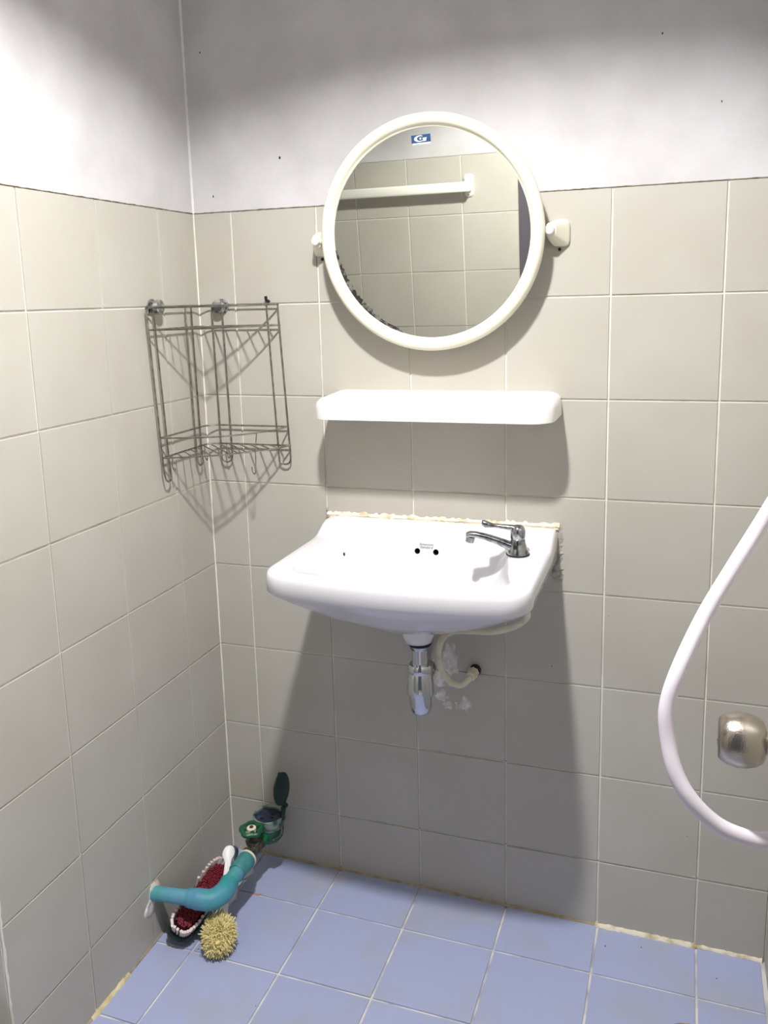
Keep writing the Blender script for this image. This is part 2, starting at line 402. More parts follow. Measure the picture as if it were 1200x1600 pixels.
# ------------------------------------------------------------------ round mirror
MC = Vector((.551, -.062, 1.456)); MR = .2225
tau = -.065
MN = Vector((0, -math.cos(tau), math.sin(tau)))         # glass normal, tipped a little downwards
MU = Vector((1, 0, 0)); MV = MU.cross(-MN).normalized()
if MV.z < 0: MV = -MV
def mp(a, r, d):  # on the mirror: angle, radius, distance in front of the glass
    return MC + MU * (r * math.cos(a)) + MV * (r * math.sin(a)) + MN * d
mir = thing('round_mirror', 'round mirror in a thick cream plastic frame, hung on two pivots', 'mirror', (MC.x, 0, MC.z - MR))
fr_ = MB(); prof = [(.1965, -.012), (.1965, .000), (.1965, .0025), (.2000, .0045), (.2010, .008), (.2035, .0120), (.2085, .0150), (.2140, .0150), (.2190, .0115), (.2222, .005), (.2225, -.004), (.2190, -.012)]
fr_.loft([[mp(2 * math.pi * i / 96, r, d) for r, d in prof] for i in range(96)], closed=True)
build('frame', fr_, M_CREAM, mir, angle=50)
gl = MB(); gl.loft([[mp(2 * math.pi * i / 96, .1985, d) for i in range(96)] for d in (-.006, 0)])
glass = build('glass', gl, M_MIRROR, mir, smooth=False)
# black tarnish creeping in from the lower left edge
tb = MB(); ringo = []; ringi = []
rnd = random.Random(3)
N = 60
for i in range(N + 1):
    a = math.radians(186 + (252 - 186) * i / N); s = math.sin(math.pi * i / N) ** .6
    dep = (.003 + .0075 * s * rnd.uniform(.5, 1.25)) if i % 13 not in (6,) else .003
    ringo.append(mp(a, .1972, .0005)); ringi.append(mp(a, .1972 - dep, .0005))
tb.v = ringo + ringi
for i in range(N): tb.f.append((i, i + 1, N + 1 + i + 1, N + 1 + i)); tb.mi.append(0)
build('tarnish', tb, M_BLACKEN, glass, smooth=False)
# pivots and wall brackets
for sx, bxc, tipx in ((-1, .303, .309), (1, .794, .7795)):
    bz = MC.z - .004
    mb = MB()
    def rr(cx_, hw, hh, y, dz=0, e=.45):
        out = []
        for j in range(24):
            a = 2 * math.pi * j / 24; c_, s_ = math.cos(a), math.sin(a)
            out.append(Vector((cx_ + math.copysign(abs(c_) ** e, c_) * hw, y, bz + dz + math.copysign(abs(s_) ** e, s_) * hh)))
        return out
    lp = lambda t: bxc + (tipx - bxc) * t
    mb.loft([rr(bxc, .0175, .025, .0), rr(bxc, .0175, .025, -.006), rr(lp(.12), .0165, .0235, -.010), rr(lp(.6), .0125, .017, -.030, .002), rr(lp(.9), .0100, .0125, -.044, .004, .7)])
    br = build('bracket', mb, M_CREAM, mir)
    build('pivot_cap', MB().lathe((tipx, -.040, bz + .004), (0, -1, 0), [(0, .0092), (.010, .0092), (.0145, .008), (.0165, .005), (.017, .001)], 20), M_WPLAST, br)
    build('pivot_pin', MB().lathe((MC.x + sx * .218, -.046, bz + .004), (sx, 0, 0), [(0, .006), (abs(tipx - MC.x) - .218, .006)], 14), M_CREAM, br)
    build('screw', MB().lathe((bxc - .002, -.0005, bz - .030), (0, -1, 0), [(0, .0032), (.0012, .003), (.0016, .001)], 10), M_SCREW, br)
# sticker with the maker's mark: white crescent G with a star on blue
sc = mp(math.radians(90), .176, .0009) + MU * (-.0095)
roll = math.radians(2.0)
SU = (MU * math.cos(roll) + MV * math.sin(roll)); SV = (MV * math.cos(roll) - MU * math.sin(roll))
def flat(poly, d):
    mb = MB(); mb.add([sc + SU * x + SV * y + MN * d for x, y in poly], [tuple(range(len(poly)))]); return mb
sticker = build('sticker', flat([(-.0185, -.0070), (.0185, -.0070), (.0185, .0072), (-.0185, .0072)], 0), M_BLUE, mir, smooth=False)
build('strip', flat([(-.0165, -.0098), (.0182, -.0098), (.0184, -.0073), (-.0165, -.0073)], 0), mat('strip_white', srgb(235, 236, 238), .6), sticker, smooth=False)
g = MB(); out_ = []; in_ = []
for i in range(33):
    a = math.radians(52 + (306 - 52) * i / 32)
    out_.append(sc + SU * (-.0025 + .0105 * math.cos(a)) + SV * (.0003 + .0056 * math.sin(a)) + MN * .0003)
    in_.append(sc + SU * (-.0008 + .0068 * math.cos(a)) + SV * (.0003 + .0042 * math.sin(a)) + MN * .0003)
g.v = out_ + in_
for i in range(32): g.f.append((i, i + 1, 33 + i + 1, 33 + i)); g.mi.append(0)
g.add([sc + SU * x + SV * y + MN * .0003 for x, y in [(.0028, .0012), (.0112, .0014), (.0122, .0026), (.0108, -.0002), (.0100, -.0046), (.0042, -.0048), (.0042, -.0002)]], [(0, 1, 3, 4, 5, 6), (1, 2, 3)])
star = []
for i in range(10):
    a = math.radians(90 + 36 * i); r = .0026 if i % 2 == 0 else .0012
    star.append(sc + SU * (-.0008 + r * math.cos(a)) + SV * (.0002 + r * math.sin(a)) + MN * .0003)
g.add(star, [tuple(range(10))])
build('logo', g, M_WHITEINK, sticker, smooth=False)

# ------------------------------------------------------------------ wall shelf
shx0, shx1, shd = .318, .800, .142
sh = thing('wall_shelf', 'white plastic bathroom shelf with rounded ends below the round mirror', 'shelf', ((shx0 + shx1) / 2, 0, 1.105))
def rrect(x0, x1, y0, y1, rb_, rf, z, inset=0, n=10):     # y0 = back (0), y1 = front (negative)
    x0 += inset; x1 -= inset; y1 += inset; y0 = y0 - (inset if inset > .0001 else 0) * .0
    out = []
    def arc(cx, cy, r, a0, a1):
        for i in range(n + 1):
            a = math.radians(a0 + (a1 - a0) * i / n); out.append(Vector((cx + r * math.cos(a), cy + r * math.sin(a), z)))
    rf = max(rf - inset * .6, .003)
    arc(x1 - rb_, y0 - rb_, rb_, 90, 0); arc(x1 - rf, y1 + rf, rf, 0, -90); arc(x0 + rf, y1 + rf, rf, -90, -180); arc(x0 + rb_, y0 - rb_, rb_, 180, 90)
    return out
L_ = [(1.104, .010), (1.1035, .004), (1.104, 0), (1.127, 0), (1.134, .0025), (1.1395, .008), (1.1425, .016), (1.1435, .028)]
sb = MB().loft([rrect(shx0, shx1, 0, -shd, .004, .045, z, i) for z, i in L_] )
# gentle fall of the top towards the front edge
for v in sb.v:
    if v.z > 1.13: v.z += .006 * (1 + v.y / shd)
build('board', sb, M_WPLAST, sh, angle=60)
for bx in (.40, .72):
    b = MB(); b.loft([[Vector((bx - .009, y, z)), Vector((bx + .009, y, z)), Vector((bx + .009, y, 1.1045)), Vector((bx - .009, y, 1.1045))] for y, z in ((-.0005, 1.088), (-.02, 1.09), (-.10, 1.1035))])
    build('bracket', b, M_WPLAST, sh)

# ------------------------------------------------------------------ wire corner rack
rack = thing('corner_rack', 'rusty stainless wire corner rack with two triangular shelves hung in the tiled corner', 'rack', (.08, -.08, .97))
ZT = 1.332
def rk(x, y, z):
    return Vector((x + .045 * (ZT - z) * x / .2, y + .055 * (ZT - z) * (-y) / .21, z))
WO = .012; RL = -.222; RX = .200
def wallpath(z, off=WO, r=.03, ins=0):
    pts = [rk(off, RL + ins, z), rk(off, -off - r - .05, z), rk(off, -off - r, z)]
    for a in (22, 45, 68):
        t = math.radians(a); pts.append(rk(off + r - r * math.cos(t), -off - r + r * math.sin(t), z))
    pts += [rk(off + r, -off, z), rk(off + r + .05, -off, z), rk(RX - ins, -off, z)]
    return pts
def frontpath(z, bow, ins=0):
    a = Vector((WO, RL + ins, z)); b = Vector((RX - ins, -WO, z)); d = Vector((1, -1, 0)).normalized()
    return [rk(*(a + (b - a) * (i / 12) + d * bow * (1 - (2 * i / 12 - 1) ** 2))) for i in range(13)]
WR = .0019
tf = MB(); tf.tube(wallpath(ZT), WR, 6); tf.tube(frontpath(ZT, .030), WR * 1.15, 6)
build('top_frame', tf, M_STEEL, rack)
def front_hit(z, bow, s, off=0):
    """front bar point and wall bar point for slat position s in 0..1 along the chord; slats run to the corner."""
    p = frontpath(z, bow); i = s * 12; k = int(min(11, i)); t = i - k
    f_ = p[k] + (p[k + 1] - p[k]) * t
    # go along (-1, 1) until a wall bar is met
    dx = f_.x - WO; dy = -WO - f_.y; d = min(dx, dy)
    return f_, Vector((f_.x - d, f_.y + d, z))
for z, bow in ((1.288, .034), (1.026, .034)):
    shf = MB(); shf.tube(wallpath(z), WR, 6); shf.tube(frontpath(z, bow), WR, 6)
    so = build('upper_shelf' if z > 1.2 else 'lower_shelf', shf, M_STEEL, rack)
    for k in range(1, 15):
        a, b = front_hit(z, bow, k / 15)
        if (a - b).length < .012: continue
        build('slat', MB().tube([a, b], .0015, 5), M_STEEL, so)
gr = MB(); gr.tube(wallpath(1.068, ins=.002), WR, 6); gr.tube(frontpath(1.068, .056, .002), WR, 6)
build('guard_rail', gr, M_STEEL, rack)
def hairpin(wall, c, half, zb):
    pts = [(-half, ZT), (-half, 1.15), (-half, zb + .02)]
    for a in (200, 225, 250, 270, 290, 315, 340):
        t = math.radians(a); pts.append((half * math.cos(t), zb + half * .9 + half * 1.0 * math.sin(t)))
    pts += [(half, zb + .02), (half, 1.15), (half, ZT)]
    P = []
    for s, z in pts:
        out_of = WO + (.002 if z < zb + .018 else 0)
        P.append(rk(out_of, c + s, z) if wall == 'L' else rk(c + s, -out_of, z))
    return MB().tube(P, WR, 6)
for wall, c, half, zb in (('L', -.210, .0125, .975), ('L', -.066, .0115, .985), ('R', .051, .0125, .985), ('R', .185, .0130, .985)):
    build('hairpin_wire', hairpin(wall, c, half, zb), M_STEEL, rack)
# thin wire with a small hook hanging from the bowed guard rail, and three more hooks under the shelf
p = frontpath(1.068, .056)[8]; q_ = frontpath(1.026, .034)[8]
hk = [p, (p + q_) / 2, q_ + Vector((.002, -.002, 0)), q_ + Vector((.001, -.001, -.02)), q_ + Vector((-.001, 0, -.040)), q_ + Vector((-.006, .004, -.050)), q_ + Vector((-.013, .008, -.046)), q_ + Vector((-.015, .010, -.036))]
build('hook', MB().tube(spline(hk, 5), .0012, 6), M_STEEL, rack)
for wx, wy in ((.016, -.190), (.020, -.055), (.055, -.020)):
    o_ = rk(wx, wy, 1.026)
    hk = [o_, o_ + Vector((0, 0, -.012)), o_ + Vector((.002, -.002, -.026)), o_ + Vector((.008, -.006, -.031)), o_ + Vector((.012, -.009, -.024))]
    build('hook', MB().tube(spline(hk, 5), .0012, 6), M_STEEL, rack)
c = on(243, 480, 0, .01); c.x = 0
build('suction_knob', MB().lathe(c, X, [(0.0002, .0165), (.003, .0165), (.005, .009), (.012, .009), (.013, .0145), (.022, .0145), (.0235, .012)], 24), M_CHROMED, rack)
c = on(344, 479, 1, -.01); c.y = 0
build('suction_knob', MB().lathe(c, -Y, [(0.0002, .0165), (.003, .0165), (.005, .009), (.012, .009), (.013, .0145), (.022, .0145), (.0235, .012)], 24), M_CHROMED, rack)
c = on(418, 468, 1, -.006); c.y = 0
pg = MB().tube([c + Vector((0, 0, -.004)), c + Vector((0, -.008, -.003)), c + Vector((0, -.013, 0)), c + Vector((0, -.014, .007))], .0034, 8)
build('wall_peg', pg, M_RUBBER, rack)

# ------------------------------------------------------------------ wash basin
BX = .547
basin = thing('wash_basin', 'white ceramic wall-hung wash basin with a wide bowl and back ledge', 'basin', (BX, 0, .69))
NT = 128
def outer_poly(hw, y0, yf, rf, rb_, bow, taper=0):
    pts = []
    def arc(cx, cy, r, a0, a1, n=10):
        for i in range(n + 1):
            a = math.radians(a0 + (a1 - a0) * i / n); pts.append((cx + r * math.cos(a), cy + r * math.sin(a)))
    hb = hw + taper
    arc(hb - rb_, y0 - rb_, rb_, 90, 0); 
    arc(hw - rf, yf + rf, rf, 0, -90)
    for i in range(1, 12):
        t = i / 12; x = (hw - rf) * (1 - 2 * t); pts.append((x, yf - bow * (1 - (1 - 2 * t) ** 2)))
    arc(-hw + rf, yf + rf, rf, -90, -180); arc(-hb + rb_, y0 - rb_, rb_, 180, 90)
    return pts
def radial(poly, c=(0, -.17)):
    out = []
    n = len(poly)
    for k in range(NT):
        a = 2 * math.pi * k / NT; d = (math.cos(a), math.sin(a)); best = None
        for i in range(n):
            x1, y1 = poly[i][0] - c[0], poly[i][1] - c[1]; x2, y2 = poly[(i + 1) % n][0] - c[0], poly[(i + 1) % n][1] - c[1]
            den = d[0] * (y2 - y1) - d[1] * (x2 - x1)
            if abs(den) < 1e-12: continue
            t = (x1 * (y2 - y1) - y1 * (x2 - x1)) / den
            s = (x1 * d[1] - y1 * d[0]) / den
            if t > 0 and -1e-6 <= s <= 1 + 1e-6: best = max(best or 0, t)
        out.append((c[0] + d[0] * best, c[1] + d[1] * best))
    return out
def circ(r, cy=-.17): return [(r * math.cos(2 * math.pi * k / 40), cy + r * math.sin(2 * math.pi * k / 40)) for k in range(40)]
def sstep(a, b, x):
    t = max(0, min(1, (x - a) / (b - a))); return t * t * (3 - 2 * t)
def ring(poly, z, lift=0.0):
    return [Vector((BX + x, min(y, -.0003), z + lift * sstep(-.105, -.035, y))) for x, y in radial(poly)]
OUT = outer_poly(.249, 0, -.366, .055, .006, .015)
def OUTI(i): return outer_poly(.249 - i, -.0 if i < .006 else -.004, -.366 + i, .055 - i * .4, .006, .015)
BOWL = lambda s, dy=0: [((x) * s, (y + .200) * s - .200 + dy) for x, y in outer_poly(.205, -.062, -.330, .045, .065, .012, -.035)]
br_ = MB()
rings = [ring(circ(.023), .670), ring(circ(.0270), .671), ring(circ(.0315), .684), ring(circ(.034), .700), ring(circ(.040), .716),
         ring(outer_poly(.11, -.05, -.27, .07, .05, .01), .728), ring(outer_poly(.175, -.01, -.315, .08, .02, .012), .757),
         ring(outer_poly(.222, 0, -.345, .07, .006, .014), .787), ring(outer_poly(.243, 0, -.360, .058, .006, .015), .804),
         ring(OUT, .812), ring(OUT, .836, .020), ring(OUTI(.0012), .843, .022), ring(OUTI(.0035), .8475, .023), ring(OUTI(.008), .8495, .023), ring(OUTI(.02), .850, .022),
         ring(BOWL(1.03), .850, .004), ring(BOWL(1.012), .8485, .002), ring(BOWL(1.0), .845), ring(BOWL(.985), .838), ring(BOWL(.95), .815), ring(BOWL(.88), .785), ring(BOWL(.74, .004), .762),
         ring(BOWL(.5, .012), .748), ring(circ(.05), .740), ring(circ(.026), .737), ring(circ(.018), .730)]
br_.loft(rings)
bowl = build('bowl', br_, M_CERAMIC, basin, angle=60)
bvh = BVHTree.FromPolygons([v for v in br_.v], br_.f)
def cast(px_, py_):
    h = bvh.ray_cast(CAM, pix(px_, py_).normalized())
    nrm = h[1]
    if nrm.dot(pix(px_, py_)) > 0: nrm = -nrm
    return h[0], nrm
M_POCKET = mat('hole_shade_lining', srgb(58, 54, 48), .9)  # near-black, the shade inside the overflow holes is put into this colour
cutters = []
for px_, py_, r_ in ((652, 861, .0062), (681, 863, .0062), (538, 866, .004)):
    h, nrm = cast(px_, py_)
    cu_ = build('cutter', MB().lathe(h + nrm * .01, -nrm, [(0, r_), (.036, r_)], 20), M_CERAMIC, basin, smooth=False)
    md = bowl.modifiers.new('pocket', 'BOOLEAN'); md.operation = 'DIFFERENCE'; md.object = cu_; md.solver = 'EXACT'
    cutters.append(cu_)
    # shade-dark lining of the pocket: an open cup just inside the bore, its lip below the glaze
    ri = r_ - .0002
    build('overflow_hole', MB().lathe(h - nrm * .0012, -nrm, [(0, ri), (.024, ri)], 20, False, True), M_POCKET, bowl)
bpy.context.view_layer.update()
nm = bpy.data.meshes.new_from_object(bowl.evaluated_get(bpy.context.evaluated_depsgraph_get()))
bowl.modifiers.clear(); bowl.data = nm; nm.name = 'bowl'
for cu_ in cutters: bpy.data.objects.remove(cu_)
build('drain', MB().lathe((BX, -.17, .7372), Z, [(0, .03), (.002, .03), (.003, .024), (.001, .02)], 24), M_CHROME, bowl)
def text_mesh(body, size, name, parent, o, u, v, nrm, material, shear=.25):
    cu = bpy.data.curves.new(name, 'FONT'); cu.body = body; cu.size = size; cu.align_x = 'CENTER'; cu.align_y = 'CENTER'; cu.shear = shear; cu.space_line = .75
    to = bpy.data.objects.new(name, cu); C.objects.link(to)
    bpy.context.view_layer.update()
    me = bpy.data.meshes.new_from_object(to.evaluated_get(bpy.context.evaluated_depsgraph_get()))
    C.objects.unlink(to); bpy.data.objects.remove(to); bpy.data.curves.remove(cu)
    base = WLOC[parent]
    for vv in me.vertices:
        p = vv.co.copy(); vv.co = o + u * p.x + v * p.y + nrm * .0008 - base
    me.materials.clear(); me.materials.append(material); me.name = name
    ob = bpy.data.objects.new(name, me); C.objects.link(ob); ob.parent = parent; WLOC[ob] = base
    return ob
h, nrm = cast(666, 853)
u = (X - nrm * X.dot(nrm)).normalized(); v = nrm.cross(u).normalized()
if v.z < 0: v = -v
tx = text_mesh('American\nStandard', .0078, 'maker_mark', bowl, h, u, v, nrm, M_GREYINK)
# lumpy filler along the back edge and down the right side
def lump(pts, wf, hf, nn, ss, name, mt, par):
    build(name, ribbon(pts, wf, hf, nn, ss), mt, par)
zt = .874
lump(run((BX - .256, -.0005, zt), (BX + .252, -.0005, zt + .002), 80), lambda: random.uniform(.003, .009), lambda: random.uniform(.002, .008), -Y, Z, 'caulk', M_CAULK, basin)
lump(run((BX - .254, -.004, zt - .004), (BX + .25, -.004, zt - .003), 70), lambda: random.uniform(.002, .005), lambda: random.uniform(.0005, .003), Vector((0, -.5, 1)).normalized(), Y, 'caulk', mat('cream_caulk_light', srgb(240, 234, 214), .8, col2=srgb(206, 186, 140), scale=40, bump=.8, bscale=160), basin)
lump(run((BX + .246, -.0005, zt), (BX + .248, -.0005, .765), 26), lambda: random.uniform(.008, .015), lambda: random.uniform(.002, .005), -Y, X, 'cement_fillet', M_CEMENT, basin)
lump(run((BX + .244, -.0005, .80), (BX + .20, -.0005, .765), 12), lambda: random.uniform(.012, .022), lambda: random.uniform(.002, .008), -Y, X, 'cement_fillet', M_CEMENT, basin)
for k, (px_, dz) in enumerate(((493, .016), (503, .022), (512, .012))):
    t_ = on(px_, 955, 1, -.15)
    build('drip', MB().tube([(t_.x, -.15, .775), (t_.x + .001, -.15, .768 - dz * .3), (t_.x + .002 * (k - 1), -.15, .766 - dz)], [.004, .003, .0008], 6), M_PLASTER, basin)

# ------------------------------------------------------------------ faucet
FB = Vector((.737, -.130, .8505))
fa = thing('basin_faucet', 'dull chrome pillar tap with a lever handle on the white basin', 'faucet', FB)
build('gasket', MB().lathe(FB, Z, [(0, .0225), (.0022, .0225), (.003, .02)], 28), M_RUBBER, fa)
build('body', MB().lathe(FB + Z * .0025, Z, [(0, .021), (.004, .0205), (.012, .0175), (.021, .0145), (.0285, .0135), (.0293, .0128)], 28), M_CHROMED, fa)
SD = Vector((-1, -.12, 0)).normalized(); SS = Vector((-SD.y, SD.x, 0))
def barloft(secs):
    rings = []
    for d, z, hw, hh in secs:
        c_ = FB + SD * d + Z * (z * .88)
        rings.append([c_ + SS * (hw * math.copysign(abs(math.cos(a)) ** .6, math.cos(a))) + Z * (hh * math.copysign(abs(math.sin(a)) ** .6, math.sin(a))) for a in [2 * math.pi * j / 16 for j in range(16)]])
    return MB().loft(rings)
build('spout', barloft([(.000, .014, .012, .009), (.014, .018, .0115, .009), (.035, .028, .0095, .0072), (.060, .037, .0085, .006), (.080, .042, .0085, .0055), (.092, .0425, .0088, .0055), (.0985, .040, .008, .005)]), M_CHROMED, fa)
nz = FB + SD * .090 + Z * .032
build('aerator', MB().lathe(nz, (SD * .25 - Z), [(0, .0085), (.010, .0085), (.0112, .0072), (.009, .006)], 20), M_CHROMED, fa)
build('badge', MB().lathe(FB + Vector((-.002, -.0155, .018)), Vector((-.1, -1, .35)), [(0, .0058), (.0018, .0055)], 4), mat('dark_badge', srgb(62, 64, 68), .3, .8), fa, smooth=False)
lv = thing_parent = build('lever_hub', MB().lathe(FB + Z * .0318, Z, [(0, .0130), (.002, .0142), (.014, .0145), (.021, .0125), (.025, .0085), (.0265, .003)], 26), M_CHROMED, fa)
build('lever', barloft([(-.004, .056, .009, .006), (.012, .060, .0075, .005), (.030, .062, .0055, .0036), (.046, .0635, .005, .0034), (.056, .065, .0065, .005), (.063, .067, .0075, .0065), (.068, .0695, .005, .0045)]), M_CHROMED, lv)

# ------------------------------------------------------------------ bottle trap
TC = Vector((BX + .003, -.17, 0))
tr = thing('bottle_trap', 'chrome bottle trap hanging under the white basin', 'trap', (TC.x, TC.y, .515))
def P(z): return Vector((TC.x, TC.y, z))
build('rubber_washer', MB().lathe(P(.664), Z, [(0, .020), (.002, .0235), (.0055, .0235), (.006, .02)], 28), M_RUBBER, tr)
build('flange', MB().lathe(P(.655), Z, [(0, .0185), (.003, .0200), (.0085, .0215), (.009, .018)], 28), M_CHROMED, tr)
build('tail_pipe', MB().lathe(P(.618), Z, [(0, .016), (.038, .016)], 28), M_CHROME, tr)
build('slip_nut', MB().lathe(P(.607), Z, [(0, .0240), (.004, .0252), (.012, .0252), (.0165, .0225), (.0170, .0165)], 28), M_CHROME, tr)
build('body', MB().lathe(P(.562), Z, [(0, .0235), (.0005, .0275), (.010, .0278), (.048, .0235), (.050, .022)], 32), M_CHROME, tr)
build('cup', MB().lathe(P(.5165), Z, [(0, .004), (.0008, .012), (.004, .0175), (.010, .0205), (.020, .0225), (.0455, .0232)], 32), M_CHROME, tr)
build('outlet_pipe', MB().tube([(TC.x + .002, TC.y + .016, .600), (TC.x - .008, TC.y + .06, .600), (TC.x - .034, -.0005, .600)], .0140, 20), M_CHROME, tr)
build('outlet_nut', MB().lathe((TC.x + .004, TC.y + .020, .600), (.05, 1, 0), [(0, .018), (.002, .0195), (.016, .0195), (.018, .017)], 8), M_CHROMED, tr)

# ------------------------------------------------------------------ flexible supply hose under the basin
sup = thing('supply_hose', 'aged cream supply hose looping from the wall hole up under the basin', 'hose', (.62, -.02, .546))
hp = [Vector((.742, -.132, .752)), on(824, 962, 1, -.125), on(806, 978, 1, -.105), on(770, 987, 1, -.09), on(735, 986, 1, -.085), on(706, 987, 1, -.085), on(691, 999, 1, -.08), on(685, 1020, 1, -.075), on(690, 1046, 1, -.07), on(705, 1066, 1, -.06), on(722, 1070, 1, -.05), on(735, 1058, 1, -.035)]
build('tube', MB().tube(spline(hp, 7), .0068, 12), M_HOSEC, sup)
wh = on(743, 1046, 1, 0); dirn = (hp[-1] - wh).normalized()
build('end_nut', MB().lathe(hp[-1] + dirn * .002, -dirn, [(0, .008), (.002, .0105), (.014, .0115), (.016, .0125), (.03, .0125)], 8), M_HOSEC, sup)
build('wall_stub', MB().lathe(wh + Y * .0015, -Y, [(0, .0125), (.014, .0125), (.016, .010)], 16), M_RUBBER, sup)
build('pipe_hole', blob(wh + Z * .004, X, Z, -Y, .0165, .017, .0006, 5, .18, 18, 1), M_DARK, wall_back)  # flat black patch, shade of the gap round the stub painted in

# ------------------------------------------------------------------ shower hose and shower valve on the right wall
sho = [Vector((1.205, -.63, 1.30)), Vector((1.165, -.645, 1.17))] + [CAM + pix(a, b) * d for a, b, d in
       ((1200, 800, 1.02), (1150, 880, 1.02), (1101, 961, 1.015), (1060, 1047, 1.0), (1042, 1105, 1.0), (1044, 1155, 1.0), (1055, 1205, .995), (1080, 1250, .99), (1120, 1288, .99), (1162, 1307, .99), (1200, 1312, .99))]
last = sho[-1]
sho += [Vector((1.175, last.y + .008, last.z + .018)), Vector((1.195, last.y + .010, last.z + .07)), Vector((1.196, last.y + .01, last.z + .10))]
sh_h = thing('shower_hose', 'thick lilac-white shower hose hanging in a loop in front of the tiled wall', 'hose', (1.13, -.74, .71))
build('tube', MB().tube(spline(sho, 10), .0092, 16), M_HOSEW, sh_h)
build('end_nut', MB().lathe(sho[-1], (sho[-1] - sho[-2]), [(-.012, .0105), (.012, .012), (.02, .012), (.022, .009)], 16), M_CHROME, sh_h)
build('wall_hook', MB().lathe(sho[0] + Vector((.02, 0, .0)), -X, [(0, .022), (.006, .022), (.008, .012), (.03, .012)], 20), M_CHROME, sh_h)
KC = CAM + pix(1166, 1157) * .985
sv = thing('shower_valve', 'brushed metal shower valve with a barrel-shaped knob beside the looped hose', 'valve', (XR, KC.y, KC.z))
build('knob', MB().lathe(KC - X * .030, X, [(0, .012), (.0005, .0215), (.003, .0245), (.010, .0285), (.020, .0308), (.030, .0305), (.040, .0280), (.047, .0238), (.050, .019), (.051, .012)], 40), M_BRUSHED, sv)
build('dimple', MB().lathe(KC + Vector((-.0302, 0, -.006)), -X, [(0, .004), (.0012, .0035)], 12), M_CHROME, sv)
build('spindle', MB().lathe(KC + X * .019, X, [(0, .013), (.012, .013), (.014, .017), (XR - KC.x - .035, .017)], 28), M_BRUSHED, sv)
build('valve_body', MB().lathe((XR - .03, KC.y, last.z + .135), Z, [(0, .012), (.004, .018), (KC.z - last.z - .115, .018), (KC.z - last.z - .11, .014)], 24), M_BRUSHED, sv)
build('escutcheon', MB().lathe((XR - .0005, KC.y, KC.z), -X, [(0, .034), (.006, .034), (.014, .022), (.016, .018)], 32), M_BRUSHED, sv)

# ------------------------------------------------------------------ towel bar on the wall beside the door (seen in the mirror)
tbz = 1.527
tb_ = thing('towel_bar', 'white towel bar on the wall beside the doorway, seen in the round mirror', 'towel bar', (.0, YF, tbz))
TZ = {}
yb = YF + .034
rail = MB()
def rails(x0, x1):
    rings = []
    for x in (x0, x0 + .004, x1 - .004, x1):
        s_ = .8 if x in (x0, x1) else 1
        rings.append([Vector((x, yb + .008 * s_ * math.copysign(abs(math.cos(a)) ** .5, math.cos(a)), tbz + .017 * s_ * math.copysign(abs(math.sin(a)) ** .5, math.sin(a)))) for a in [2 * math.pi * j / 16 for j in range(16)]])
    return rings
rail.loft(rails(-.36, .30)); build('rail', rail, M_TOWEL, tb_)
for x in (-.345, .288):
    b = MB()
    def rr2(y, hw, hh): return [Vector((x + hw * math.copysign(abs(math.cos(a)) ** .5, math.cos(a)), y, tbz + .004 + hh * math.copysign(abs(math.sin(a)) ** .5, math.sin(a)))) for a in [2 * math.pi * j / 20 for j in range(20)]]
    b.loft([rr2(YF + .0006, .018, .038), rr2(YF + .006, .017, .037), rr2(YF + .010, .013, .022), rr2(yb, .012, .016)])
    bo = build('bracket', b, M_TOWEL, tb_)
    for dz in (-.026, .033):
        build('screw', MB().lathe((x, YF + .0055, tbz + dz), Y, [(0, .0045), (.002, .004)], 10), M_SCREW, bo)

# ------------------------------------------------------------------ water pipe, gate valve and meter in the floor corner
PZ = .108; PXL = .134
pw = thing('water_pipe', 'blue-green plastic water pipe with an elbow coming out of the left wall', 'pipe', (0, -.34, PZ))
pa = on(240, 1399, 0, 0)
pst = Vector((-.001, pa.y, PZ + .003)); pel = Vector((PXL + .004, -.318, PZ))
dpl = (pel - pst).normalized()
build('wall_stub', MB().tube([pst, pst + dpl * .045], .0150, 18), M_BLUEPVC, pw)
build('straight_pipe', MB().tube([pst + dpl * .04, pel - dpl * .045], [.0152, .0165], 18), M_BLUEPVC, pw)
e2 = Vector((PXL + .004, -.258, PZ + .002))
build('elbow', MB().tube(spline([pel - dpl * .062, pel - dpl * .038, pel + Vector((-.012, .004, -.002)), pel + Vector((.002, .030, .0)), e2], 6), [.0185] * 2 + [.0200] * 3 + [.0215] * 15 + [.0205] * 5, 20), M_TEAL, pw)
build('riser_pipe', MB().tube([e2 - Y * .01, e2 + Y * .045], .0165, 18), M_BLUEPVC, pw)
e3 = e2 + Vector((-.001, .033, 0))
build('socket', MB().tube([e3, e3 + Y * .003, e3 + Y * .028, e3 + Y * .029, e3 + Y * .048], [.0182, .0200, .0200, .0206, .0206], 20), mat('sea_green_pvc', srgb(70, 142, 140), .5, col2=srgb(60, 124, 128), scale=40), pw)
e4 = e3 + Y * .047
build('sealing_ring', MB().lathe(e4, Y, [(0, .0200), (.001, .0212), (.006, .0212), (.007, .017)], 20), M_BONE, pw)
build('wall_mortar', blob((0, pa.y + .005, PZ + .004), Y, Z, X, .022, .026, .004, 77, .35, 18), M_CAULK, wall_left)
build('wall_mortar', blob((0, pa.y - .018, PZ - .020), Y, Z, X, .020, .020, .003, 78, .4, 16), M_PLASTER, wall_left)

